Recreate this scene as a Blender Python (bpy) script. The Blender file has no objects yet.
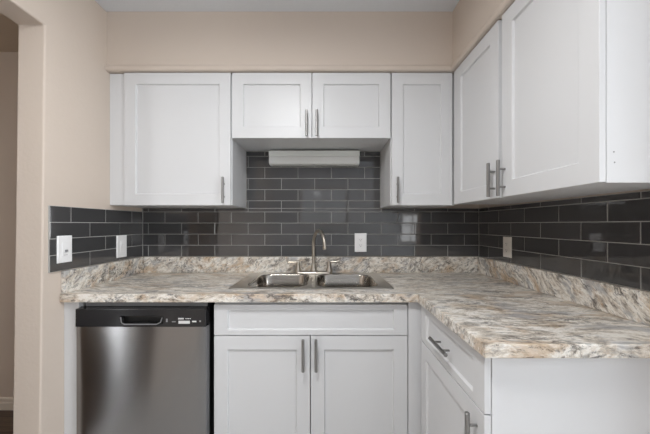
import bpy, bmesh, math, random
from mathutils import Vector, Matrix, noise as mnoise

random.seed(7)
S = bpy.context.scene
C = S.collection
PI = math.pi

# ------------------------------------------------------------------ camera, world, light, exposure
cam_d = bpy.data.cameras.new('camera')
cam = bpy.data.objects.new('camera', cam_d)
C.objects.link(cam)
cam.location = (0.0, -2.04, 1.247)
cam.rotation_euler = (PI / 2, 0, 0)
cam_d.sensor_width = 36.0
cam_d.lens = 293.0 / 650.0 * 36.0
cam_d.shift_x = 0.0015
cam_d.shift_y = 0.0115
cam_d.clip_start = 0.02
S.camera = cam

S.view_settings.view_transform = 'Standard'
S.view_settings.look = 'None'
S.view_settings.gamma = 1.0
S.view_settings.use_curve_mapping = False
S.view_settings.exposure = 0.0

W = bpy.data.worlds.new('world')
S.world = W
W.use_nodes = True
wn = W.node_tree.nodes
bg = wn['Background']
sky = wn.new('ShaderNodeTexSky')
sky.sky_type = 'HOSEK_WILKIE'
sky.sun_direction = Vector((0.3, -0.5, 0.8)).normalized()
sky.turbidity = 4.0
W.node_tree.links.new(sky.outputs[0], bg.inputs[0])
bg.inputs[1].default_value = 0.6


def area(name, loc, rot, sx, sy, watt, col=(1, 1, 1), shape='RECTANGLE'):
    d = bpy.data.lights.new(name, 'AREA')
    d.shape = shape
    d.size = sx
    d.size_y = sy
    d.energy = watt
    d.color = col
    o = bpy.data.objects.new(name, d)
    o.location = loc
    o.rotation_euler = rot
    C.objects.link(o)
    return o


DAY = (0.965, 0.985, 1.005)
LAMP = (0.98, 0.985, 0.985)
POWER = {'living': 114, 'front': 3.5, 'small': 6.5, 'hall': 48, 'kitchen_lamp': 3.7, 'kitchen_down': 21.5, 'hall_fill': 7}
# daylight outside the windows of the living room and of the hall
area('added_daylight_living', (3.45, -3.2, 1.65), (0, PI / 2, 0), 1.5, 2.4, POWER['living'], DAY)  # main light, added behind an invented side window
area('daylight_front', (-0.015, -5.35, 1.68), (PI / 2, 0, 0), 1.25, 1.05, POWER['front'], DAY)
area('daylight_small', (2.105, -5.35, 1.13), (PI / 2, 0, 0), 0.7, 0.85, POWER['small'], DAY)
area('daylight_hall', (-3.25, -3.76, 1.15), (0, -PI / 2, 0), 2.1, 0.76, POWER['hall'], DAY)


def bulb(name, loc, watt, r=0.09):
    d = bpy.data.lights.new(name, 'POINT')
    d.energy = watt
    d.color = LAMP
    d.shadow_soft_size = r
    o = bpy.data.objects.new(name, d)
    o.location = loc
    C.objects.link(o)


# kitchen lamp's light and an added hall fill (their fixtures are built below)
bulb('kitchen_lamp_bulb', (-0.28, -1.62, 2.29), POWER['kitchen_lamp'])
area('kitchen_lamp_glow', (-0.28, -1.62, 2.385), (0, 0, 0), 0.28, 0.28, POWER['kitchen_down'], LAMP, 'DISK')
bulb('hall_fill_light', (-2.1, -1.9, 2.22), POWER['hall_fill'])


# ------------------------------------------------------------------ material helpers
def new_mat(name):
    m = bpy.data.materials.new(name)
    m.use_nodes = True
    nt = m.node_tree
    b = nt.nodes['Principled BSDF']
    return m, nt, b


def lin(r, g, b):
    f = lambda c: (c / 255 / 12.92) if c <= 10 else ((c / 255 + 0.055) / 1.055) ** 2.4
    return (f(r), f(g), f(b), 1)


def simple(name, col, rough=0.5, metal=0.0, bump=0.0, bscale=60.0, spec=0.5, detail=3):
    m, nt, b = new_mat(name)
    b.inputs['Base Color'].default_value = col
    b.inputs['Roughness'].default_value = rough
    b.inputs['Metallic'].default_value = metal
    b.inputs['Specular IOR Level'].default_value = spec
    tc = nt.nodes.new('ShaderNodeTexCoord')
    n = nt.nodes.new('ShaderNodeTexNoise')
    n.inputs['Scale'].default_value = bscale
    n.inputs['Detail'].default_value = detail
    nt.links.new(tc.outputs['Object'], n.inputs['Vector'])
    if bump > 0:
        bp = nt.nodes.new('ShaderNodeBump')
        bp.inputs['Strength'].default_value = bump
        bp.inputs['Distance'].default_value = 0.002
        nt.links.new(n.outputs['Fac'], bp.inputs['Height'])
        nt.links.new(bp.outputs[0], b.inputs['Normal'])
    return m


def mixrgb(nt, fac, a, b, blend='MIX'):
    x = nt.nodes.new('ShaderNodeMix')
    x.data_type = 'RGBA'
    x.blend_type = blend
    for sock, v in ((0, fac), (6, a), (7, b)):
        if hasattr(v, 'is_output'):
            nt.links.new(v, x.inputs[sock])
        else:
            x.inputs[sock].default_value = v
    return x.outputs[2]


def ramp(nt, fac, stops, interp='LINEAR'):
    r = nt.nodes.new('ShaderNodeValToRGB')
    r.color_ramp.interpolation = interp
    e = r.color_ramp.elements
    while len(e) < len(stops):
        e.new(0.5)
    for el, (p, c) in zip(e, stops):
        el.position = p
        el.color = c if len(c) == 4 else (*c, 1)
    nt.links.new(fac, r.inputs[0])
    return r.outputs[0]


def math_node(nt, op, a, b=0.0):
    x = nt.nodes.new('ShaderNodeMath')
    x.operation = op
    for i, v in enumerate((a, b)):
        if hasattr(v, 'is_output'):
            nt.links.new(v, x.inputs[i])
        else:
            x.inputs[i].default_value = v
    return x.outputs[0]


def granite(name, rot, stretch=(1, 1, 1), seed=(0, 0, 0), ochre=1.0):
    """mottled granite-pattern laminate: pale ground, ochre clouds, grey and black veins flowing one way"""
    m, nt, b = new_mat(name)
    tc = nt.nodes.new('ShaderNodeTexCoord')
    mp0 = nt.nodes.new('ShaderNodeMapping')
    mp0.inputs['Location'].default_value = seed
    nt.links.new(tc.outputs['Object'], mp0.inputs[0])
    wz = nt.nodes.new('ShaderNodeTexNoise')
    wz.inputs['Scale'].default_value = 4.0
    wz.inputs['Detail'].default_value = 4
    nt.links.new(mp0.outputs[0], wz.inputs['Vector'])
    sub = nt.nodes.new('ShaderNodeVectorMath')
    sub.operation = 'SUBTRACT'
    nt.links.new(wz.outputs['Color'], sub.inputs[0])
    sub.inputs[1].default_value = (0.5, 0.5, 0.5)
    sc = nt.nodes.new('ShaderNodeVectorMath')
    sc.operation = 'SCALE'
    nt.links.new(sub.outputs[0], sc.inputs[0])
    sc.inputs[3].default_value = 0.13
    add = nt.nodes.new('ShaderNodeVectorMath')
    nt.links.new(mp0.outputs[0], add.inputs[0])
    nt.links.new(sc.outputs[0], add.inputs[1])
    # rotate first, stretch after
    mp = nt.nodes.new('ShaderNodeMapping')
    mp.inputs['Rotation'].default_value = rot
    nt.links.new(add.outputs[0], mp.inputs[0])
    st = nt.nodes.new('ShaderNodeVectorMath')
    st.operation = 'MULTIPLY'
    st.inputs[1].default_value = stretch
    nt.links.new(mp.outputs[0], st.inputs[0])
    v = st.outputs[0]

    def nz(scale, detail=6, rough=0.6, off=0.0, src=v):
        n = nt.nodes.new('ShaderNodeTexNoise')
        n.inputs['Scale'].default_value = scale
        n.inputs['Detail'].default_value = detail
        n.inputs['Roughness'].default_value = rough
        a = nt.nodes.new('ShaderNodeVectorMath')
        a.inputs[1].default_value = (off, off * 1.7, off * 0.6)
        nt.links.new(src, a.inputs[0])
        nt.links.new(a.outputs[0], n.inputs['Vector'])
        return n.outputs['Fac']

    base = ramp(nt, nz(27, 12, 0.78), [
        (0.33, lin(112, 106, 102)), (0.42, lin(182, 172, 160)), (0.49, lin(222, 214, 202)),
        (0.56, lin(243, 240, 234)), (0.68, lin(208, 196, 180))])
    oc = math_node(nt, 'MULTIPLY', ramp(nt, nz(8, 8, 0.7, 3.1), [(0.52, (0, 0, 0)), (0.60, (1, 1, 1))]), 0.62 * ochre)
    col = mixrgb(nt, oc, base, lin(188, 156, 118))
    gr = math_node(nt, 'MULTIPLY', ramp(nt, nz(9, 8, 0.7, 7.7), [(0.53, (0, 0, 0)), (0.62, (1, 1, 1))]), 0.65)
    col = mixrgb(nt, gr, col, lin(160, 163, 169))
    # dark veins: ridges of a noise, broken up by another
    rid = math_node(nt, 'ABSOLUTE', math_node(nt, 'SUBTRACT', nz(13, 8, 0.68, 12.3), 0.5))
    vein = ramp(nt, rid, [(0.0, (1, 1, 1)), (0.020, (0.5, 0.5, 0.5)), (0.040, (0, 0, 0))])
    brk = ramp(nt, nz(10, 4, 0.6, 21.0), [(0.47, (0, 0, 0)), (0.58, (1, 1, 1))])
    col = mixrgb(nt, math_node(nt, 'MULTIPLY', math_node(nt, 'MULTIPLY', vein, brk), 0.9), col, lin(58, 54, 54))
    # dark flecks
    sp = ramp(nt, nz(48, 5, 0.75, 5.0), [(0.36, lin(84, 78, 76)), (0.45, lin(255, 255, 255))])
    col = mixrgb(nt, 0.75, col, sp, 'MULTIPLY')
    nt.links.new(col, b.inputs['Base Color'])
    b.inputs['Roughness'].default_value = 0.28
    return m


def tile_mat():
    m, nt, b = new_mat('charcoal_glazed_tile')
    g = nt.nodes.new('ShaderNodeNewGeometry')
    col = ramp(nt, g.outputs['Random Per Island'], [(0, lin(62, 62, 63)), (1, lin(74, 73, 74))])
    tc = nt.nodes.new('ShaderNodeTexCoord')
    n = nt.nodes.new('ShaderNodeTexNoise')
    n.inputs['Scale'].default_value = 9
    nt.links.new(tc.outputs['Object'], n.inputs['Vector'])
    bp = nt.nodes.new('ShaderNodeBump')
    bp.inputs['Strength'].default_value = 0.025
    bp.inputs['Distance'].default_value = 0.01
    nt.links.new(n.outputs['Fac'], bp.inputs['Height'])
    nt.links.new(bp.outputs[0], b.inputs['Normal'])
    nt.links.new(col, b.inputs['Base Color'])
    b.inputs['Roughness'].default_value = 0.045
    b.inputs['IOR'].default_value = 1.75
    return m


def steel(name, col, rough, brush=(1, 1, 60), strength=0.05):
    m, nt, b = new_mat(name)
    b.inputs['Base Color'].default_value = col
    b.inputs['Metallic'].default_value = 1.0
    b.inputs['Roughness'].default_value = rough
    tc = nt.nodes.new('ShaderNodeTexCoord')
    mp = nt.nodes.new('ShaderNodeMapping')
    mp.inputs['Scale'].default_value = brush
    nt.links.new(tc.outputs['Object'], mp.inputs[0])
    n = nt.nodes.new('ShaderNodeTexNoise')
    n.inputs['Scale'].default_value = 12
    n.inputs['Detail'].default_value = 3
    nt.links.new(mp.outputs[0], n.inputs['Vector'])
    bp = nt.nodes.new('ShaderNodeBump')
    bp.inputs['Strength'].default_value = strength
    bp.inputs['Distance'].default_value = 0.002
    nt.links.new(n.outputs['Fac'], bp.inputs['Height'])
    nt.links.new(bp.outputs[0], b.inputs['Normal'])
    return m


def wood_floor():
    m, nt, b = new_mat('dark_wood_floor')
    tc = nt.nodes.new('ShaderNodeTexCoord')
    br = nt.nodes.new('ShaderNodeTexBrick')
    br.inputs['Scale'].default_value = 1.0
    br.inputs['Brick Width'].default_value = 1.1
    br.inputs['Row Height'].default_value = 0.14
    br.inputs['Mortar Size'].default_value = 0.002
    br.inputs['Color1'].default_value = lin(84, 66, 54)
    br.inputs['Color2'].default_value = lin(110, 90, 74)
    br.inputs['Mortar'].default_value = lin(30, 24, 20)
    nt.links.new(tc.outputs['Object'], br.inputs['Vector'])
    mp = nt.nodes.new('ShaderNodeMapping')
    mp.inputs['Scale'].default_value = (3, 40, 1)
    nt.links.new(tc.outputs['Object'], mp.inputs[0])
    n = nt.nodes.new('ShaderNodeTexNoise')
    n.inputs['Scale'].default_value = 2
    n.inputs['Detail'].default_value = 5
    nt.links.new(mp.outputs[0], n.inputs['Vector'])
    g = ramp(nt, n.outputs['Fac'], [(0.3, lin(120, 115, 110)), (0.7, lin(255, 255, 255))])
    nt.links.new(mixrgb(nt, 0.8, br.outputs['Color'], g, 'MULTIPLY'), b.inputs['Base Color'])
    b.inputs['Roughness'].default_value = 0.3
    return m


def glass_mat():
    m, nt, b = new_mat('window_glass')
    nt.nodes.remove(b)
    t = nt.nodes.new('ShaderNodeBsdfTransparent')
    g = nt.nodes.new('ShaderNodeBsdfGlossy')
    g.inputs['Roughness'].default_value = 0.02
    mx = nt.nodes.new('ShaderNodeMixShader')
    mx.inputs[0].default_value = 0.06
    nt.links.new(t.outputs[0], mx.inputs[1])
    nt.links.new(g.outputs[0], mx.inputs[2])
    nt.links.new(mx.outputs[0], nt.nodes['Material Output'].inputs[0])
    return m


def emit_mat(name, col, s):
    m, nt, b = new_mat(name)
    b.inputs['Base Color'].default_value = (0.8, 0.8, 0.8, 1)
    b.inputs['Emission Color'].default_value = (*col, 1)
    b.inputs['Emission Strength'].default_value = s
    return m


def brushed_door():
    m, nt, b = new_mat('brushed_dishwasher_steel')
    b.inputs['Base Color'].default_value = lin(150, 150, 151)
    b.inputs['Metallic'].default_value = 1.0
    b.inputs['Roughness'].default_value = 0.20
    b.inputs['Anisotropic'].default_value = 1.0
    b.inputs['Anisotropic Rotation'].default_value = 0.25
    tg = nt.nodes.new('ShaderNodeTangent')
    tg.direction_type = 'UV_MAP'
    nt.links.new(tg.outputs[0], b.inputs['Tangent'])
    return m


M = {
    'vinyl': simple('pale_grey_vinyl_floor', lin(205, 203, 200), 0.4, bump=0.05, bscale=20),
    'pale': simple('pale_grey_wall_paint', lin(218, 220, 222), 0.7, bump=0.2, bscale=70),
    'wall': simple('beige_wall_paint', lin(211, 198, 186), 0.6, bump=0.25, bscale=70),
    'jamb': simple('beige_textured_plaster', lin(211, 198, 186), 0.7, bump=0.6, bscale=55, detail=5),
    'trim': simple('beige_gloss_paint', lin(211, 198, 186), 0.4, bump=0.1, bscale=40),
    'ceiling': simple('grey_white_ceiling_paint', lin(226, 230, 236), 0.8, bump=0.5, bscale=60, detail=5),
    'hall_ceiling': simple('popcorn_ceiling', lin(205, 190, 172), 0.9, bump=1.0, bscale=90, detail=6),
    'cream': simple('cream_trim_paint', lin(225, 216, 204), 0.4),
    'white': simple('white_cabinet_paint', lin(218, 219, 221), 0.38, bump=0.03, bscale=30),
    'white_panel': simple('white_melamine', lin(224, 225, 227), 0.45),
    'dark_gap': simple('black_plastic_matte', lin(20, 20, 21), 0.6),
    'tile': tile_mat(),
    'grout': simple('pale_grey_grout', lin(178, 177, 174), 0.85, bump=0.2, bscale=200),
    'nickel': steel('brushed_nickel_bar', lin(150, 149, 148), 0.34, (60, 60, 1), 0.04),
    'tap': steel('brushed_nickel_tap', lin(190, 183, 172), 0.30, (1, 1, 30), 0.02),
    'sink': steel('brushed_sink_steel', lin(172, 167, 160), 0.20, (1, 40, 1), 0.03),
    'sink_rim': steel('satin_sink_rim_steel', lin(206, 203, 198), 0.30, (40, 1, 1), 0.03),
    'door_steel': brushed_door(),
    'door_edge': simple('grey_painted_edge', lin(132, 132, 134), 0.4),
    'panel_black': simple('charcoal_control_panel', lin(40, 40, 42), 0.14),
    'pocket': simple('black_handle_pocket', lin(12, 12, 13), 0.35),
    'print': simple('white_print', lin(225, 225, 225), 0.5),
    'grey_print': simple('grey_print', lin(140, 140, 142), 0.5),
    'plastic': simple('white_switch_plastic', lin(246, 246, 247), 0.35),
    'warm_plastic': simple('off_white_switch_plastic', lin(238, 233, 226), 0.35),
    'slot': simple('dark_slot', lin(70, 70, 70), 0.6),
    'fixture': simple('white_enamel_fixture', lin(240, 244, 240), 0.35),
    'diffuser': simple('milky_acrylic_diffuser', lin(236, 238, 236), 0.3),
    'floor': wood_floor(),
    'glass': glass_mat(),
    'lamp_glass': emit_mat('lit_opal_glass', LAMP, 2.0),
    'granite_top': granite('granite_laminate_top', (0, 0, 0.10), (0.42, 1.25, 1.0), (0, 0, 0), 0.85),
    'granite_back': granite('granite_laminate_lip_back', (0, 0.55, 0), (0.75, 1.0, 1.35), (3, 0, 0), 1.0),
    'granite_left': granite('granite_laminate_lip_left', (-0.6, 0, 0), (1.0, 0.65, 1.2), (0, 5, 1), 0.9),
    'granite_right': granite('granite_laminate_lip_right', (-0.75, 0, 0), (1.0, 0.55, 1.7), (0, 2, 8), 1.1),
}


# ------------------------------------------------------------------ mesh helpers
def obj(name, bm, mat, parent=None, bevel=0.0, seg=2, smooth=False, angle=0.6):
    bmesh.ops.recalc_face_normals(bm, faces=bm.faces)
    if parent is not None:
        p = parent
        off = Vector((0, 0, 0))
        while p is not None:
            off += p.location
            p = p.parent
        bmesh.ops.translate(bm, verts=bm.verts, vec=-off)
    me = bpy.data.meshes.new(name)
    bm.to_mesh(me)
    bm.free()
    for m in (mat if isinstance(mat, (list, tuple)) else [mat]):
        me.materials.append(m)
    o = bpy.data.objects.new(name, me)
    C.objects.link(o)
    if parent is not None:
        o.parent = parent
    if bevel > 0:
        b = o.modifiers.new('bevel', 'BEVEL')
        b.width = bevel
        b.segments = seg
        b.limit_method = 'ANGLE'
        b.angle_limit = angle
        b.harden_normals = False
    if smooth:
        for f in me.polygons:
            f.use_smooth = True
        me.set_sharp_from_angle(angle=0.7)
    return o


def thing(name, label, cat, loc=(0, 0, 0), group=None):
    o = bpy.data.objects.new(name, None)
    o.empty_display_size = 0.05
    o.location = loc
    C.objects.link(o)
    o['label'] = label
    o['category'] = cat
    if group:
        o['group'] = group
    return o


def struct(name, bm, mat, bevel=0.0, parent=None, **k):
    o = obj(name, bm, mat, parent, bevel, **k)
    if parent is None:
        o['kind'] = 'structure'
    return o


def bx(bm, x0, x1, y0, y1, z0, z1):
    v = [bm.verts.new((x, y, z)) for x in (x0, x1) for y in (y0, y1) for z in (z0, z1)]
    for f in ((0, 1, 3, 2), (4, 6, 7, 5), (0, 4, 5, 1), (2, 3, 7, 6), (0, 2, 6, 4), (1, 5, 7, 3)):
        bm.faces.new([v[i] for i in f])
    return v


def box(*a):
    bm = bmesh.new()
    bx(bm, *a)
    return bm


def boxes(*lst):
    bm = bmesh.new()
    for a in lst:
        bx(bm, *a)
    return bm


def ring_pts(c, ax, r, n, up=None):
    ax = Vector(ax).normalized()
    up = Vector(up) if up is not None else (Vector((0, 0, 1)) if abs(ax.z) < 0.9 else Vector((1, 0, 0)))
    a = ax.cross(up).normalized()
    b = ax.cross(a)
    return [Vector(c) + r * (math.cos(t) * a + math.sin(t) * b) for t in (2 * PI * i / n for i in range(n))]


def loft(bm, loops, cap0=True, cap1=True):
    vs = [[bm.verts.new(p) for p in l] for l in loops]
    n = len(vs[0])
    for a, b in zip(vs, vs[1:]):
        for i in range(n):
            bm.faces.new((a[i], a[(i + 1) % n], b[(i + 1) % n], b[i]))
    if cap0:
        bm.faces.new(vs[0])
    if cap1:
        bm.faces.new(vs[-1])
    return vs


def tube(bm, pts, r, n=14):
    pts = [Vector(p) for p in pts]
    rr = r if isinstance(r, (list, tuple)) else [r] * len(pts)
    loops = []
    prev = None
    for i, p in enumerate(pts):
        d = (pts[min(i + 1, len(pts) - 1)] - pts[max(i - 1, 0)]).normalized()
        if prev is None:
            up = Vector((0, 0, 1)) if abs(d.z) < 0.9 else Vector((1, 0, 0))
            a = d.cross(up).normalized()
        else:
            a = (prev - d * prev.dot(d)).normalized()
        prev = a
        b = d.cross(a)
        loops.append([p + rr[i] * (math.cos(t) * a + math.sin(t) * b) for t in (2 * PI * k / n for k in range(n))])
    loft(bm, loops)


def lathe(bm, cx, cy, prof, n=24):
    loft(bm, [[(cx + r * math.cos(2 * PI * i / n), cy + r * math.sin(2 * PI * i / n), z) for i in range(n)] for r, z in prof])


def rrect(cx, cy, hx, hy, r, z, n=6):
    out = []
    for qx, qy, a0 in ((1, 1, 0), (-1, 1, PI / 2), (-1, -1, PI), (1, -1, 3 * PI / 2)):
        for i in range(n + 1):
            a = a0 + PI / 2 * i / n
            out.append((cx + qx * (hx - r) + r * math.cos(a), cy + qy * (hy - r) + r * math.sin(a), z))
    return out


class Frame:
    """local (u right, v up, n out of the face) to world"""
    def __init__(s, o, u, v, n):
        s.o, s.u, s.v, s.n = Vector(o), Vector(u), Vector(v), Vector(n)

    def __call__(s, u, v, n):
        return s.o + s.u * u + s.v * v + s.n * n


def fbox(bm, F, u0, u1, v0, v1, n0, n1):
    vs = [bm.verts.new(F(u, v, n)) for u in (u0, u1) for v in (v0, v1) for n in (n0, n1)]
    for f in ((0, 1, 3, 2), (4, 6, 7, 5), (0, 4, 5, 1), (2, 3, 7, 6), (0, 2, 6, 4), (1, 5, 7, 3)):
        bm.faces.new([vs[i] for i in f])


def shaker(name, F, w, h, parent, stile=0.066, t=0.019, rec=0.010, rail=None):
    """frame with a sunken flat panel; local origin at the lower left of the FRONT face"""
    rail = rail or stile

    def rect(du, dv, n):
        return [F(du, dv, n), F(w - du, dv, n), F(w - du, h - dv, n), F(du, h - dv, n)]
    bm = bmesh.new()
    e = 0.004
    loops = [rect(0, 0, -t), rect(0, 0, 0), rect(stile, rail, 0), rect(stile + e, rail + e, -rec), rect(stile + e, rail + e, -t)]
    vs = [[bm.verts.new(p) for p in l] for l in loops]
    vs.append(vs[0])
    for a, b in zip(vs, vs[1:]):
        for i in range(4):
            bm.faces.new((a[i], a[(i + 1) % 4], b[(i + 1) % 4], b[i]))
    d = obj(name, bm, M['white'], parent, 0.0014, 2)
    bm = bmesh.new()
    fbox(bm, F, stile + e, w - stile - e, rail + e, h - rail - e, -t + 0.001, -rec)
    obj('recessed_panel', bm, M['white'], d)
    return d


def bar_handle(F, u, v, length, vertical, parent):
    """round bar pull standing off the face on two posts; (u, v) is its middle"""
    bm = bmesh.new()
    so = 0.030
    L = length / 2
    P = (lambda s, n: F(u, v + s, n)) if vertical else (lambda s, n: F(u + s, v, n))
    r = 0.0072
    tube(bm, [P(-L, so), P(-L + 0.0012, so), P(L - 0.0012, so), P(L, so)], [r - 0.0012, r, r, r - 0.0012], 16)
    for s in (-1, 1):
        tube(bm, [P(s * L * 0.5, 0.0005), P(s * L * 0.5, so)], 0.0042, 10)
    return obj('bar_handle', bm, M['nickel'], parent, smooth=True)


# ------------------------------------------------------------------ the room
XL, XR = -1.265, 1.082          # inner faces of the kitchen's side walls
ZC = 2.488
HX = -3.0                       # far side of the hall
YF = -5.0                       # wall behind the camera
DY0, DY1, DZ = -0.7115, -1.483, 2.1515   # doorway in the left wall

struct('floor', box(XL - 0.124, 3.3, YF - 0.1, 0.16, -0.06, 0.0), M['vinyl'])
struct('floor_hall', box(HX - 0.1, XL - 0.1245, YF - 0.1, 0.16, -0.06, 0.0), M['floor'])
struct('ceiling', box(XL - 0.124, 3.3, YF - 0.1, 0.1, ZC, ZC + 0.08), M['ceiling'])
struct('ceiling_hall', box(HX - 0.1, XL - 0.124, YF - 0.1, 0.16, 2.413, 2.568), M['hall_ceiling'])
struct('wall_back', box(XL, XR + 0.12, 0.0, 0.1, 0.0, ZC), M['wall'])
struct('wall_hall_back', box(HX - 0.1, XL - 0.124, -0.06, 0.16, 0.0, 2.413), M['wall'])
struct('wall_right', box(XR, XR + 0.12, -1.42, 0.0, 0.0, ZC), M['wall'])
struct('wall_living_back', box(XR + 0.12, 3.3, -1.42, -1.30, 0.0, ZC), M['pale'])

# left wall: one outline with the doorway notch, pushed through the wall's thickness
bm = bmesh.new()
T = 0.124
gy, gz = [YF, DY1, DY0, 0.1], [0.0, DZ, ZC]
LV = {}
def lv(i, j, x):
    if (i, j, x) not in LV:
        lean = 0.0 if i != 2 else -0.0275 * (1 - gz[j] / DZ)
        LV[i, j, x] = bm.verts.new((x, gy[i] + lean, gz[j]))
    return LV[i, j, x]
cnt = {}
for i, j in ((0, 0), (0, 1), (1, 1), (2, 0), (2, 1)):
    q = ((i, j), (i + 1, j), (i + 1, j + 1), (i, j + 1))
    for x in (XL, XL - T):
        bm.faces.new([lv(*p, x) for p in q])
    for e in ((q[0], q[1]), (q[1], q[2]), (q[3], q[2]), (q[0], q[3])):
        cnt[e] = cnt.get(e, 0) + 1
for (p, q), n in cnt.items():
    if n == 1:
        bm.faces.new((lv(*p, XL), lv(*q, XL), lv(*q, XL - T), lv(*p, XL - T)))
struct('wall_left', bm, M['jamb'], 0.007, seg=3, angle=1.0)

# wall behind the camera with its windows, hall side and living side
def wall_with_hole(name, axis, a0, a1, c0, c1, holes, mat, top=ZC):
    """axis 'x': wall runs along x between y=c0..c1; holes = (lo, hi, z0, z1)"""
    bm = bmesh.new()
    cur = a0
    def put(p, q, z0, z1):
        if axis == 'x':
            bx(bm, p, q, c0, c1, z0, z1)
        else:
            bx(bm, c0, c1, p, q, z0, z1)
    for lo, hi, z0, z1 in sorted(holes):
        put(cur, lo, 0, top)
        if z0 > 0:
            put(lo, hi, 0, z0)
        put(lo, hi, z1, top)
        cur = hi
    put(cur, a1, 0, top)
    return struct(name, bm, mat)

wall_with_hole('wall_front', 'x', XL - T, 3.3, YF - 0.1, YF, [(-0.58, 0.55, 1.20, 2.15), (1.83, 2.38, 0.78, 1.48)], M['pale'])
wall_with_hole('wall_living_right', 'y', YF, -1.42, 3.2, 3.3, [(-4.3, -2.1, 0.95, 2.35)], M['pale'])
wall_with_hole('wall_hall_left', 'y', YF, -0.06, HX - 0.1, HX, [(-4.12, -3.40, 0.02, 2.1)], M['wall'], 2.413)
struct('wall_hall_front', box(HX, XL - T, YF - 0.1, YF, 0.0, 2.413), M['wall'])


def window(name, axis, lo, hi, z0, z1, c, nu, nv, fw=0.045):
    bm = bmesh.new()
    def put(bm, p, q, r, s, d):
        if axis == 'x':
            bx(bm, p, q, c - d, c + d, r, s)
        else:
            bx(bm, c - d, c + d, p, q, r, s)
    put(bm, lo, lo + fw, z0, z1, 0.03)
    put(bm, hi - fw, hi, z0, z1, 0.03)
    put(bm, lo + fw, hi - fw, z0, z0 + fw, 0.03)
    put(bm, lo + fw, hi - fw, z1 - fw, z1, 0.03)
    for i in range(1, nu):
        u = lo + (hi - lo) * i / nu
        put(bm, u - 0.012, u + 0.012, z0 + fw, z1 - fw, 0.015)
    for j in range(1, nv):
        w = z0 + (z1 - z0) * j / nv
        put(bm, lo + fw, hi - fw, w - 0.012, w + 0.012, 0.014)
    o = struct(name, bm, M['cream'])
    bm = bmesh.new()
    put(bm, lo + fw, hi - fw, z0 + fw, z1 - fw, 0.003)
    obj('window_pane', bm, M['glass'], o)


window('window_1', 'x', 1.83, 2.38, 0.78, 1.48, YF - 0.05, 2, 3, 0.03)
window('window_2', 'x', -0.58, 0.55, 1.20, 2.15, YF - 0.05, 2, 1)
window('added_window_3', 'y', -4.3, -2.1, 0.95, 2.35, 3.25, 2, 1)  # invented side window, put here to let in the main light
window('door_1', 'y', -4.12, -3.40, 0.02, 2.1, HX - 0.05, 1, 1, 0.07)

# soffit over the wall cabinets, one L
SD = 0.332
ZS = 2.137
bm = bmesh.new()
pl = [(XL, 0.0), (XL, -SD), (XR - SD, -SD), (XR - SD, -1.42), (XR, -1.42), (XR, 0.0)]
loft(bm, [[(x, y, ZS + 0.003) for x, y in pl], [(x, y, ZC) for x, y in pl]])
bmesh.ops.triangulate(bm, faces=[f for f in bm.faces if len(f.verts) > 4])
struct('wall_soffit', bm, M['wall'])

# rounded strip under the soffit, mitred in the corner
prof = [(0.0, 0.0), (0.006, 0.0), (0.0125, 0.004), (0.0155, 0.012), (0.0155, 0.022), (0.0125, 0.030), (0.006, 0.034), (0.0, 0.035)]
z0 = ZS + 0.002
struct_bm = bmesh.new()
loft(struct_bm, [[(XL, -SD - p, z0 + q) for p, q in prof], [(XR - SD - p, -SD - p, z0 + q) for p, q in prof]])
struct('trim_1', struct_bm, M['trim'], smooth=True)
struct_bm = bmesh.new()
loft(struct_bm, [[(XR - SD - p, -SD - p, z0 + q) for p, q in prof], [(XR - SD - p, -1.42, z0 + q) for p, q in prof]])
struct('trim_2', struct_bm, M['trim'], smooth=True)

# hall baseboard, two steps
bm = bmesh.new()
pr = [(0, 0), (-0.014, 0), (-0.014, 0.045), (-0.010, 0.052), (-0.010, 0.074), (-0.006, 0.081), (0, 0.081)]
loft(bm, [[(HX, -0.06 + y, z) for y, z in pr], [(XL - T, -0.06 + y, z) for y, z in pr]])
struct('baseboard_hall', bm, M['cream'])

# ------------------------------------------------------------------ tiled backsplashes
PITCH_Z, PITCH_U, GAP = 0.0772, 0.2308, 0.0034
ZT0 = 1.0255


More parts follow.
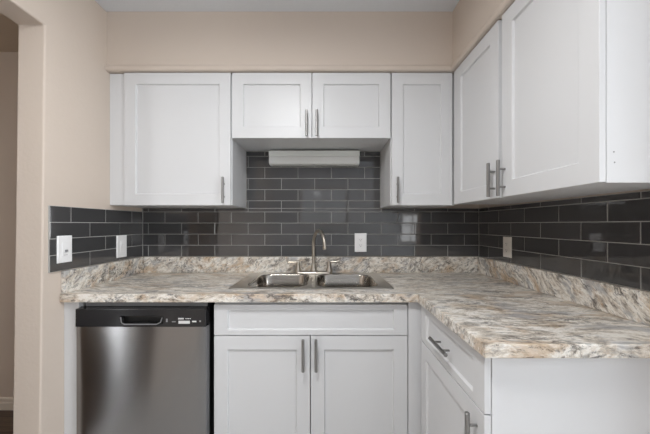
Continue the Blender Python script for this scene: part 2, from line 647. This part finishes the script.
def tile_backsplash(label, F, areas, u_joint_odd, u_joint_even, grout_rects):
    """areas: list of (u0, u1, z_top): running bond of 3x9 tiles above ZT0, cut at the edges; each tile its own slight tilt"""
    t = thing('tile_backsplash', label, 'backsplash', F(areas[0][0], ZT0, 0))
    bm = bmesh.new()
    for u0, u1, zt0, zt in areas:
        row = 0
        while True:
            z0 = ZT0 + row * PITCH_Z
            z1 = min(z0 + PITCH_Z, zt)
            if z0 >= zt - 0.004:
                break
            if z1 <= zt0 + 0.001:
                row += 1
                continue
            z0 = max(z0, zt0)
            ph = u_joint_odd if row % 2 == 0 else u_joint_even
            k = math.floor((u0 - ph) / PITCH_U)
            while ph + k * PITCH_U < u1:
                a = max(ph + k * PITCH_U, u0)
                b = min(ph + (k + 1) * PITCH_U, u1)
                k += 1
                if b - a < 0.006:
                    continue
                g = GAP / 2
                lo = [a + g, z0 + g]
                hi = [b - g, z1 - g]
                if hi[1] - lo[1] < 0.004:
                    continue
                cu, cv = (a + b) / 2, (z0 + z1) / 2
                tu, tv = random.gauss(0, 0.0022), random.gauss(0, 0.0025)
                c = 0.0012
                d = lambda u, v: 0.008 + (u - cu) * tu + (v - cv) * tv
                l0 = [(lo[0], lo[1]), (hi[0], lo[1]), (hi[0], hi[1]), (lo[0], hi[1])]
                l1 = [(lo[0] + c, lo[1] + c), (hi[0] - c, lo[1] + c), (hi[0] - c, hi[1] - c), (lo[0] + c, hi[1] - c)]
                A = [bm.verts.new(F(u, v, 0.004)) for u, v in l0]
                B = [bm.verts.new(F(u, v, d(u, v) - 0.0008)) for u, v in l0]
                D = [bm.verts.new(F(u, v, d(u, v))) for u, v in l1]
                for p, q in ((A, B), (B, D)):
                    for i in range(4):
                        bm.faces.new((p[i], p[(i + 1) % 4], q[(i + 1) % 4], q[i]))
                bm.faces.new(D)
                bm.faces.new(A)
            row += 1
    obj('glazed_tiles', bm, M['tile'], t)
    bm = bmesh.new()
    for u0, u1, v0, v1 in grout_rects:
        fbox(bm, F, u0, u1, v0, v1, 0.0003, 0.0062)
    obj('grout', bm, M['grout'], t)
    return t


ZB, ZB2 = 1.359, 1.753
FB = Frame((0, 0, 0), (1, 0, 0), (0, 0, 1), (0, -1, 0))
FL = Frame((XL, 0, 0), (0, 1, 0), (0, 0, 1), (1, 0, 0))
FR = Frame((XR, 0, 0), (0, -1, 0), (0, 0, 1), (-1, 0, 0))
tile_backsplash('charcoal subway tile backsplash on the back wall behind the sink', FB,
                [(XL + 0.008, XR - 0.008, ZT0, ZB), (-0.5395, 0.3905, ZB, ZB2)], -0.988, -1.1035,
                [(XL + 0.001, XR - 0.001, ZT0, ZB), (-0.540, 0.391, ZB, ZB2)])
tile_backsplash('short charcoal tile backsplash on the left wall, ending at the doorway', FL,
                [(-0.698, -0.009, ZT0, ZT0 + 4 * PITCH_Z)], -0.465, -0.352,
                [(-0.697, -0.009, ZT0, ZT0 + 4 * PITCH_Z)])
tile_backsplash('charcoal tile backsplash on the right wall below the long wall cabinet', FR,
                [(0.009, 1.232, ZT0, ZB)], 0.584, 0.698, [(0.009, 1.232, ZT0, ZB)])

# ------------------------------------------------------------------ wall cabinets
CD = 0.305   # carcass depth
YD = -0.325  # door face
XD = XR - 0.325


def door_back(name, x0, x1, z0, z1, y, parent, **k):
    F = Frame((x0, y, z0), (1, 0, 0), (0, 0, 1), (0, -1, 0))
    return shaker(name, F, x1 - x0, z1 - z0, parent, **k), F


HL = 0.150
# left
t = thing('wall_cabinet', 'tall single-door white wall cabinet in the left corner, filler strip at its left', 'cabinet', (-0.9, 0, ZB + 0.002))
obj('cabinet_box', box(XL + 0.001, -0.5425, -CD, -0.001, ZB + 0.002, ZS), M['white'], t)
obj('filler_strip', box(XL + 0.001, -1.174, -CD - 0.006, -CD - 0.0003, ZB + 0.002, ZS), M['white'], t, 0.001)
d, F = door_back('door', -1.1706, -0.5475, ZB, ZS - 0.001, YD, t)
bar_handle(F, 0.6231 - 0.036, 0.012 + HL / 2, HL, True, d)
# over the sink
t = thing('wall_cabinet', 'short two-door white wall cabinet above the sink', 'cabinet', (-0.075, 0, ZB2 + 0.002))
obj('cabinet_box', box(-0.5405, 0.3905, -CD, -0.001, ZB2 + 0.002, ZS), M['white'], t)
d, F = door_back('door', -0.5385, -0.0725, ZB2, ZS - 0.001, YD, t)
bar_handle(F, 0.466 - 0.029, 0.005 + HL / 2, HL, True, d)
d, F = door_back('door', -0.0685, 0.3885, ZB2, ZS - 0.001, YD, t)
bar_handle(F, 0.027, 0.005 + HL / 2, HL, True, d)
# right part of the back wall
t = thing('wall_cabinet', 'narrow tall white wall cabinet right of the sink, handle at its left edge', 'cabinet', (0.57, 0, ZB + 0.002))
obj('cabinet_box', box(0.3925, 0.7755, -CD, -0.001, ZB + 0.002, ZS), M['white'], t)
d, F = door_back('door', 0.397, 0.7515, ZB, ZS - 0.001, YD, t)
bar_handle(F, 0.029, 0.012 + HL / 2, HL, True, d)
ZBR = ZB + 0.0045
# right wall
t = thing('wall_cabinet', 'long two-door white wall cabinet on the right wall, end panel facing the room', 'cabinet', (XR, -0.78, ZBR + 0.002))
obj('cabinet_box', box(XR - CD, XR - 0.001, -1.229, -CD - 0.002, ZBR + 0.002, ZS), M['white'], t)
bm = box(XR - CD + 0.001, XR - 0.001, -1.233, -1.2292, ZBR - 0.001, ZS)
ep = obj('end_panel', bm, M['white_panel'], t)
for hx, hz in ((XR - 0.284, 1.447), (XR - 0.282, 1.418)):
    bm = bmesh.new()
    lathe_pts = [[(hx + 0.0022 * math.cos(a), -1.2335 + dy, hz + 0.0022 * math.sin(a)) for a in (2 * PI * i / 10 for i in range(10))] for dy in (0, 0.0004)]
    loft(bm, lathe_pts)
    obj('screw_hole', bm, M['grey_print'], ep)
yh = -0.349
F = Frame((XD, yh, ZBR), (0, -1, 0), (0, 0, 1), (-1, 0, 0))
d = shaker('door', F, 0.767 - 0.349, ZS - 0.001 - ZBR, t)
bar_handle(F, 0.418 - 0.025, 0.005 + HL / 2, HL, True, d)
F = Frame((XD, -0.7925, ZBR), (0, -1, 0), (0, 0, 1), (-1, 0, 0))
d = shaker('door', F, 1.234 - 0.7925, ZS - 0.001 - ZBR, t)
bar_handle(F, 0.023, 0.003 + HL / 2, HL, True, d)
obj('corner_filler', box(XD + 0.002, XR - CD - 0.0005, -0.346, -0.3265, ZBR + 0.002, ZS), M['white'], t)

# under-cabinet light
t = thing('under_cabinet_light', 'long white light fixture under the short cabinet over the sink', 'light fixture', (-0.066, -0.0, ZB2))
X0, X1 = -0.3687, 0.238
pf = [(-0.010, 1.752), (-0.050, 1.752), (-0.0885, 1.738), (-0.0900, 1.704), (-0.010, 1.704)]
bm = bmesh.new()
loft(bm, [[(X0, y, z) for y, z in pf], [(X1, y, z) for y, z in pf]])
obj('housing', bm, M['fixture'], t, 0.0025, 2)
pf = [(-0.012, 1.703), (-0.0905, 1.703), (-0.0925, 1.690), (-0.0915, 1.664), (-0.086, 1.653), (-0.074, 1.648), (-0.012, 1.648)]
bm = bmesh.new()
loft(bm, [[(X0 + 0.002, y, z) for y, z in pf], [(X1 - 0.002, y, z) for y, z in pf]])
obj('diffuser', bm, M['diffuser'], t, 0.003, 2)

# ------------------------------------------------------------------ base cabinets
ZK, ZU = 0.874, 0.914   # counter underside and top
YB = -0.610             # door faces of the back run
Zd1, Zd0 = 0.856, 0.7065  # drawer band
Zdr1, Zdr0 = 0.702, 0.115


def open_carcass(x0, x1, y0, y1, z0, z1, toe_side):
    w = 0.018
    L = [(x0, x0 + w, y0, y1, z0, z1), (x1 - w, x1, y0, y1, z0, z1), (x0 + w, x1 - w, y0, y1, z0, z0 + w),
         (x0 + w, x1 - w, y1 - 0.006, y1, z0 + w, z1)]
    return L


t = thing('base_cabinet', 'white sink base cabinet with two doors below a false drawer front', 'cabinet', (-0.065, -0.59, 0))
L = open_carcass(-0.541, 0.409, -0.589, -0.004, 0.10, ZK - 0.001, None)
L += [(-0.523, 0.391, -0.589, -0.571, ZK - 0.035, ZK - 0.001), (-0.523, 0.391, -0.589, -0.571, Zdr1 - 0.02, Zdr1 + 0.025),
      (-0.523, 0.391, -0.53, -0.51, 0.0, 0.10), (-0.541, -0.523, -0.51, -0.02, 0.0, 0.10), (0.391, 0.409, -0.51, -0.02, 0.0, 0.10)]
obj('cabinet_box', boxes(*L), M['white'], t)
d, F = door_back('false_drawer_front', -0.537, 0.4075, Zd0, Zd1, YB, t, rail=0.026)
d, F = door_back('door', -0.537, -0.0685, Zdr0, Zdr1, YB, t)
bar_handle(F, 0.4685 - 0.032, 0.587 - 0.006 - 0.0775, 0.155, True, d)
d, F = door_back('door', -0.0645, 0.4075, Zdr0, Zdr1, YB, t)
bar_handle(F, 0.026, 0.587 - 0.006 - 0.0775, 0.155, True, d)

XF = 0.465   # door face of the right run
t = thing('base_cabinet', 'white base cabinet of the right run with a drawer over a door', 'cabinet', (0.78, -0.9, 0))
obj('cabinet_box', box(XF + 0.021, XR - 0.003, -1.186, -0.0045, 0.10, ZK - 0.001), M['white'], t)
obj('toe_kick', box(XF + 0.075, XR - 0.003, -1.186, -0.0045, 0.0, 0.0995), M['white'], t)
obj('corner_filler', box(0.4115, XF + 0.0205, -0.612, -0.594, 0.10, ZK - 0.001), M['white'], t, 0.001)
obj('end_panel', box(XF + 0.0215, XR - 0.003, -1.192, -1.1862, 0.0, ZK - 0.001), M['white_panel'], t)
F = Frame((XF, -0.638, Zd0 - 0.010), (0, -1, 0), (0, 0, 1), (-1, 0, 0))
d = shaker('drawer_front', F, 1.190 - 0.638, 0.166, t, t=0.0205, rail=0.028)
bar_handle(F, 0.276, 0.083, 0.160, False, d)
F = Frame((XF, -0.638, Zdr0), (0, -1, 0), (0, 0, 1), (-1, 0, 0))
d = shaker('door', F, 1.190 - 0.638, 0.692 - Zdr0, t, t=0.0205)
bar_handle(F, 0.552 - 0.040, 0.692 - Zdr0 - 0.016 - 0.0775, 0.155, True, d)

# filler between the left wall and the dishwasher
p = obj('filler_panel', box(XL + 0.001, -1.193, -0.615, -0.010, 0.0, ZK - 0.002), M['white'], None, 0.001)
p['label'] = 'narrow white upright filler panel between left wall and dishwasher'
p['category'] = 'panel'

# ------------------------------------------------------------------ countertop
t = thing('countertop', 'L-shaped beige and grey granite-pattern countertop with raised back lips', 'countertop', (0, 0, ZK))
SX0, SX1, SY0, SY1 = -0.468, 0.336, -0.522, -0.072    # cut-out for the sink
XE, YE, YC = 0.447, -1.226, -0.641
xs = [XL + 0.002, SX0, SX1, XE, XR - 0.002]
ys = [YE, YC, SY0, SY1, -0.002]
bm = bmesh.new()
V = {}
def gv(i, j, z):
    if (i, j, z) not in V:
        V[i, j, z] = bm.verts.new((xs[i], ys[j], z))
    return V[i, j, z]
cells = [(i, j) for i in range(4) for j in range(4) if not (j == 0 and i < 3) and not (i == 1 and j == 2)]
edges = {}
for i, j in cells:
    for z in (ZU, ZK):
        bm.faces.new([gv(a, b, z) for a, b in ((i, j), (i + 1, j), (i + 1, j + 1), (i, j + 1))])
    for e in (((i, j), (i + 1, j)), ((i + 1, j), (i + 1, j + 1)), ((i, j + 1), (i + 1, j + 1)), ((i, j), (i, j + 1))):
        edges[e] = edges.get(e, 0) + 1
for (a, b), n in edges.items():
    if n == 1:
        bm.faces.new((gv(*a, ZU), gv(*b, ZU), gv(*b, ZK), gv(*a, ZK)))
obj('worktop', bm, M['granite_top'], t, 0.0035, 3, smooth=False)
LZ = 1.023
obj('back_lip', box(XL + 0.0215, XR - 0.0215, -0.021, -0.002, ZU + 0.0003, LZ), M['granite_back'], t, 0.003, 2)
obj('back_lip', box(XL + 0.002, XL + 0.021, -0.634, -0.002, ZU + 0.0003, LZ), M['granite_left'], t, 0.003, 2)
obj('back_lip', box(XR - 0.021, XR - 0.002, -1.216, -0.002, ZU + 0.0003, LZ), M['granite_right'], t, 0.003, 2)

# ------------------------------------------------------------------ sink
CX = -0.066
t = thing('kitchen_sink', 'double-bowl stainless steel drop-in sink in the countertop', 'sink', (CX, -0.29, ZU))
YM = -0.3
HYB = 0.197
bowls = [(-0.2515, 0.1635), (0.1245, 0.1695)]
bowls = [(-0.2525, 0.1625), (0.1245, 0.1705)]
CYB = -0.308
bm = bmesh.new()
out = [rrect(CX, -0.293, 0.430, 0.246, 0.025, ZU + 0.0006), rrect(CX, -0.293, 0.430, 0.246, 0.025, ZU + 0.0030),
       rrect(CX, -0.293, 0.425, 0.241, 0.022, ZU + 0.0058), rrect(CX, -0.293, 0.414, 0.230, 0.020, ZU + 0.0050)]
vs = loft(bm, out, False, False)
eds = []
top = vs[-1]
for i in range(len(top)):
    eds.append(bm.edges.get((top[i], top[(i + 1) % len(top)])))
for cx, hx in bowls:
    hv = [bm.verts.new(p) for p in rrect(cx, CYB, hx, HYB, 0.075, ZU + 0.0050, 8)]
    for i in range(len(hv)):
        eds.append(bm.edges.new((hv[i], hv[(i + 1) % len(hv)])))
bmesh.ops.triangle_fill(bm, use_beauty=True, use_dissolve=False, edges=eds)
obj('rim', bm, M['sink_rim'], t)
for cx, hx in bowls:
    bm = bmesh.new()
    secs = [(0, 0.0050, 0.075), (0.004, 0.0035, 0.072), (0.007, -0.002, 0.070), (0.012, -0.10, 0.066), (0.016, -0.155, 0.062),
            (0.024, -0.172, 0.056), (0.042, -0.180, 0.045)]
    loft(bm, [rrect(cx, CYB, hx - a, HYB - a, r, ZU + z, 8) for a, z, r in secs], False, True)
    b = obj('bowl', bm, M['sink'], t, smooth=True)
    bm = bmesh.new()
    lathe(bm, cx, CYB, [(0.044, ZU - 0.1795), (0.044, ZU - 0.177), (0.034, ZU - 0.1765), (0.030, ZU - 0.179)])
    obj('drain', bm, M['tap'], b, smooth=True)

# ------------------------------------------------------------------ faucet
FY = -0.088
ZD = ZU + 0.0062
t = thing('kitchen_faucet', 'brushed nickel two-handle faucet with high arched spout behind the sink', 'faucet', (-0.07, FY, ZD))
bm = bmesh.new()
loft(bm, [rrect(-0.07, FY, 0.123, 0.027, 0.026, ZD + 0.0002), rrect(-0.07, FY, 0.1225, 0.0265, 0.0255, ZD + 0.006), rrect(-0.07, FY, 0.1205, 0.0245, 0.0235, ZD + 0.0115), rrect(-0.07, FY, 0.114, 0.019, 0.0185, ZD + 0.0160)])
obj('base_plate', bm, M['tap'], t, smooth=True)
bm = bmesh.new()
lathe(bm, -0.07, FY, [(0.025, ZD + 0.0142), (0.024, ZD + 0.022), (0.017, ZD + 0.050), (0.0145, ZD + 0.066), (0.0135, ZD + 0.070), (0.010, ZD + 0.071)])
# gooseneck turned towards the right-hand bowl
pts, rad = [], []
dirv = Vector((0.40, -0.917, 0)).normalized()
R = 0.092
zs = 1.111
base = Vector((-0.07, FY, 0))
for k in range(5):
    pts.append(base + Vector((0, 0, ZD + 0.07 + (zs - ZD - 0.07) * k / 5)))
    rad.append(0.0112 - 0.0008 * k / 5)
for k in range(0, 19):
    a = PI - PI * 1.0 * k / 18
    pts.append(base + dirv * (R + R * math.cos(a)) + Vector((0, 0, zs + R * 1.04 * math.sin(a))))
    rad.append(0.0104)
end = pts[-1]
pts += [end + Vector((0, 0, -0.003)), end + Vector((0, 0, -0.004)), end + Vector((0, 0, -0.017))]
rad += [0.0104, 0.0122, 0.0122]
tube(bm, pts, rad, 16)
obj('spout', bm, M['tap'], t, smooth=True)
for s in (-1, 1):
    hx = -0.07 + s * 0.104
    bm = bmesh.new()
    lathe(bm, hx, FY, [(0.0235, ZD + 0.0142), (0.0225, ZD + 0.020), (0.016, ZD + 0.042), (0.0125, ZD + 0.064), (0.0125, ZD + 0.074), (0.0105, ZD + 0.080), (0.004, ZD + 0.082)])
    # lever sweeping outwards
    tube(bm, [(hx - s * 0.004, FY, ZD + 0.0725), (hx + s * 0.012, FY, ZD + 0.0775), (hx + s * 0.035, FY - 0.004, ZD + 0.0795), (hx + s * 0.068, FY - 0.008, ZD + 0.0800), (hx + s * 0.071, FY - 0.008, ZD + 0.0800)],
         [0.0095, 0.009, 0.0078, 0.0068, 0.004], 12)
    obj('handle', bm, M['tap'], t, smooth=True)

# ------------------------------------------------------------------ dishwasher
DX0, DX1 = -1.1815, -0.5625
DYF = -0.645
t = thing('dishwasher', 'built-in stainless steel dishwasher with black control panel', 'dishwasher', (-0.872, -0.6, 0))
obj('tub', box(DX0 + 0.006, DX1 - 0.006, -0.592, -0.03, 0.09, 0.862), M['dark_gap'], t)
obj('mounting_strip', boxes((DX0 + 0.012, DX1 - 0.012, -0.600, -0.5925, 0.846, 0.868), (DX0 + 0.10, DX0 + 0.14, -0.604, -0.6005, 0.850, 0.872), (DX1 - 0.14, DX1 - 0.10, -0.604, -0.6005, 0.850, 0.872)), M['door_edge'], t)
ZP = 0.7595
# door: slightly pillowed steel skin on a dark pan
bm = bmesh.new()
NU, NV = 24, 20
Z0d, Z1d = 0.115, ZP
grid = []
for j in range(NV + 1):
    vv = j / NV * 2 - 1
    row = []
    for i in range(NU + 1):
        uu = i / NU * 2 - 1
        y = DYF - 0.0075 * (1 - uu * uu) * (1 - vv * vv)
        if abs(uu) == 1:
            y += 0.004
        row.append(bm.verts.new((DX0 + (DX1 - DX0) * i / NU, y, Z0d + (Z1d - Z0d) * j / NV)))
    grid.append(row)
for j in range(NV):
    for i in range(NU):
        bm.faces.new((grid[j][i], grid[j][i + 1], grid[j + 1][i + 1], grid[j + 1][i]))
uvl = bm.loops.layers.uv.new('brush')
for f in bm.faces:
    for l in f.loops:
        l[uvl].uv = ((l.vert.co.x - DX0) / 0.6, l.vert.co.z)     # tangent runs along the brushing
dw = obj('door', bm, M['door_steel'], t, smooth=True)
obj('door_edge', box(DX0 + 0.0005, DX1 - 0.0005, -0.6385, -0.600, 0.115, ZP), M['door_edge'], dw)
obj('toe_panel', box(DX0 + 0.01, DX1 - 0.01, -0.56, -0.5935, 0.005, 0.108), M['dark_gap'], t)
# control panel with a scooped pull
bm = bmesh.new()
PX0, PX1, PZ0, PZ1 = -0.969, -0.765, 0.773, 0.811
xs2 = [DX0, PX0, PX1, DX1]
zs2 = [ZP + 0.0005, PZ0, PZ1, 0.8456]
for i in range(3):
    for j in range(3):
        if i == 1 and j == 1:
            continue
        bx(bm, xs2[i], xs2[i + 1], DYF - 0.004, -0.612, zs2[j], zs2[j + 1])
bx(bm, PX0, PX1, -0.614, -0.602, PZ0, PZ1)
bx(bm, DX0, DX1, -0.612, -0.600, ZP + 0.0005, 0.8456)
bmesh.ops.remove_doubles(bm, verts=bm.verts, dist=1e-5)
seen = {}
for f in list(bm.faces):
    k = tuple(sorted(v.index for v in f.verts)) if False else tuple(sorted((round(v.co.x, 4), round(v.co.y, 4), round(v.co.z, 4)) for v in f.verts))
    seen.setdefault(k, []).append(f)
bmesh.ops.delete(bm, geom=[f for fs in seen.values() if len(fs) > 1 for f in fs], context='FACES_ONLY')
cp = obj('control_panel', bm, M['panel_black'], t, 0.003, 3)
bm = bmesh.new()
bx(bm, PX0 + 0.0005, PX1 - 0.0005, -0.6165, -0.6142, PZ0 + 0.0005, PZ1 - 0.0005)
obj('handle_pocket', bm, M['pocket'], cp)
bm = bmesh.new()
tube(bm, [(PX0 + 0.004, DYF - 0.0055, PZ1 - 0.004), (PX0 + 0.008, DYF - 0.0055, PZ0 + 0.008), (PX0 + 0.022, DYF - 0.0055, PZ0 + 0.0005), (PX1 - 0.03, DYF - 0.0055, PZ0 + 0.0005), (PX1 - 0.010, DYF - 0.0055, PZ0 + 0.010), (PX1 - 0.003, DYF - 0.0055, PZ1 - 0.006)], 0.0025, 8)
obj('pull_lip', bm, M['door_edge'], cp, smooth=True)
ypr = DYF - 0.0046
obj('display', box(-0.691, -0.637, ypr, ypr + 0.0005, 0.776, 0.790), M['print'], cp)
FD = Frame((0, DYF - 0.004, 0), (1, 0, 0), (0, 0, 1), (0, -1, 0))
bm = bmesh.new()
for a, b in ((-0.692, -0.685), (-0.684, -0.679), (-0.678, -0.673), (-0.672, -0.666)):
    fbox(bm, FD, a, b, 0.7965, 0.8035, 0.0001, 0.0006)
for a, b in ((-0.658, -0.652), (-0.650, -0.640), (-0.638, -0.632)):
    fbox(bm, FD, a, b, 0.7985, 0.8020, 0.0001, 0.0006)
obj('panel_lettering', bm, M['print'], cp)
for a, b, z0, z1 in ((-0.750, -0.742, 0.784, 0.800), (-0.722, -0.704, 0.783, 0.788), (-0.626, -0.606, 0.783, 0.790), (-0.592, -0.584, 0.784, 0.792)):
    bm = bmesh.new()
    fbox(bm, FD, a, b, z0, z1, 0.0001, 0.0010)
    obj('button', bm, M['grey_print'] if a < -0.7 or a > -0.6 else M['print'], cp, 0.0004, 1)

# ------------------------------------------------------------------ wall plates
def plate(label, F, w, h, kind, mat, name='wall_outlet', cat='outlet'):
    """F origin at the plate's centre on the tile face"""
    t = thing(name, label, cat, F(0, 0, 0))
    bm = bmesh.new()
    def rect(du, n):
        return [F(-w / 2 + du, -h / 2 + du, n), F(w / 2 - du, -h / 2 + du, n), F(w / 2 - du, h / 2 - du, n), F(-w / 2 + du, h / 2 - du, n)]
    loft(bm, [rect(0, 0.0015), rect(0, 0.0045), rect(0.004, 0.0075)])
    obj('cover_plate', bm, mat, t, 0.001, 2)
    iw, ih = 0.034, 0.068
    bm = bmesh.new()
    fbox(bm, F, -iw / 2, iw / 2, -ih / 2, ih / 2, 0.0076, 0.0092)
    ins = obj('rocker' if kind == 'rocker' else 'insert', bm, mat, t, 0.0008, 2)
    bm = bmesh.new()
    if kind == 'outlet':
        for s in (-1, 1):
            bm = bmesh.new()
            for q in (-0.0065, 0.0065):
                fbox(bm, F, q - 0.0011, q + 0.0011, s * 0.019 - 0.0015, s * 0.019 + 0.0055, 0.00925, 0.0096)
            fbox(bm, F, -0.002, 0.002, s * 0.019 - 0.009, s * 0.019 - 0.005, 0.00925, 0.0096)
            obj('socket', bm, M['slot'], ins)
        bm = bmesh.new()
        fbox(bm, F, -0.0065, 0.0065, -0.0045, 0.0045, 0.00925, 0.0105)
        obj('reset_button', bm, M['grey_print'] if kind == 'gfci' else mat, ins)
    elif kind == 'toggle':
        fbox(bm, F, -0.006, 0.008, -0.013, -0.003, 0.00925, 0.015)
        obj('toggle', bm, M['grey_print'], ins, 0.001, 2)
        bm = bmesh.new()
        fbox(bm, F, -0.010, 0.010, -0.029, -0.027, 0.00925, 0.0096)
        obj('slider_slot', bm, M['grey_print'], ins)
    elif kind == 'rocker':
        fbox(bm, F, -iw / 2 + 0.002, iw / 2 - 0.002, 0.004, ih / 2 - 0.002, 0.00925, 0.0115)
        obj('rocker_tip', bm, mat, ins, 0.001, 2)
    return t


plate('white light switch plate with a small toggle near the doorway end of the left tiles',
      Frame((XL + 0.008, -0.6245, 1.128), (0, 1, 0), (0, 0, 1), (1, 0, 0)), 0.081, 0.130, 'toggle', M['plastic'], 'light_switch', 'switch')
plate('white rocker switch plate on the left tiles nearest the room corner',
      Frame((XL + 0.008, -0.225, 1.112), (0, 1, 0), (0, 0, 1), (1, 0, 0)), 0.089, 0.137, 'rocker', M['plastic'], 'light_switch', 'switch')
plate('white wall outlet on the back tiles to the right of the faucet',
      Frame((0.2535, -0.008, 1.122), (1, 0, 0), (0, 0, 1), (0, -1, 0)), 0.083, 0.130, 'outlet', M['plastic'])
plate('off-white wall outlet on the right wall tiles below the two-door cabinet',
      Frame((XR - 0.008, -0.329, 1.115), (0, -1, 0), (0, 0, 1), (-1, 0, 0)), 0.077, 0.120, 'outlet', M['warm_plastic'])

# ------------------------------------------------------------------ kitchen ceiling lamp and added hall fill lamp (behind and above the picture)
for nm, (lx, ly) in (('round opal ceiling lamp above the kitchen floor', (-0.28, -1.62)), ('added unseen fill lamp in the hall beyond the doorway', (-2.1, -1.9))):
    ZC = 2.413 if lx < -2 else 2.488
    t = thing('ceiling_lamp', nm, 'lamp', (lx, ly, ZC))
    bm = bmesh.new()
    lathe(bm, lx, ly, [(0.17, ZC - 0.001), (0.17, ZC - 0.02), (0.165, ZC - 0.025)], 32)
    obj('lamp_base', bm, M['nickel'], t, smooth=True)
    bm = bmesh.new()
    lathe(bm, lx, ly, [(0.16, ZC - 0.026), (0.158, ZC - 0.045), (0.135, ZC - 0.070), (0.08, ZC - 0.085), (0.01, ZC - 0.089)], 32)
    obj('lamp_glass', bm, M['lamp_glass'], t, smooth=True)
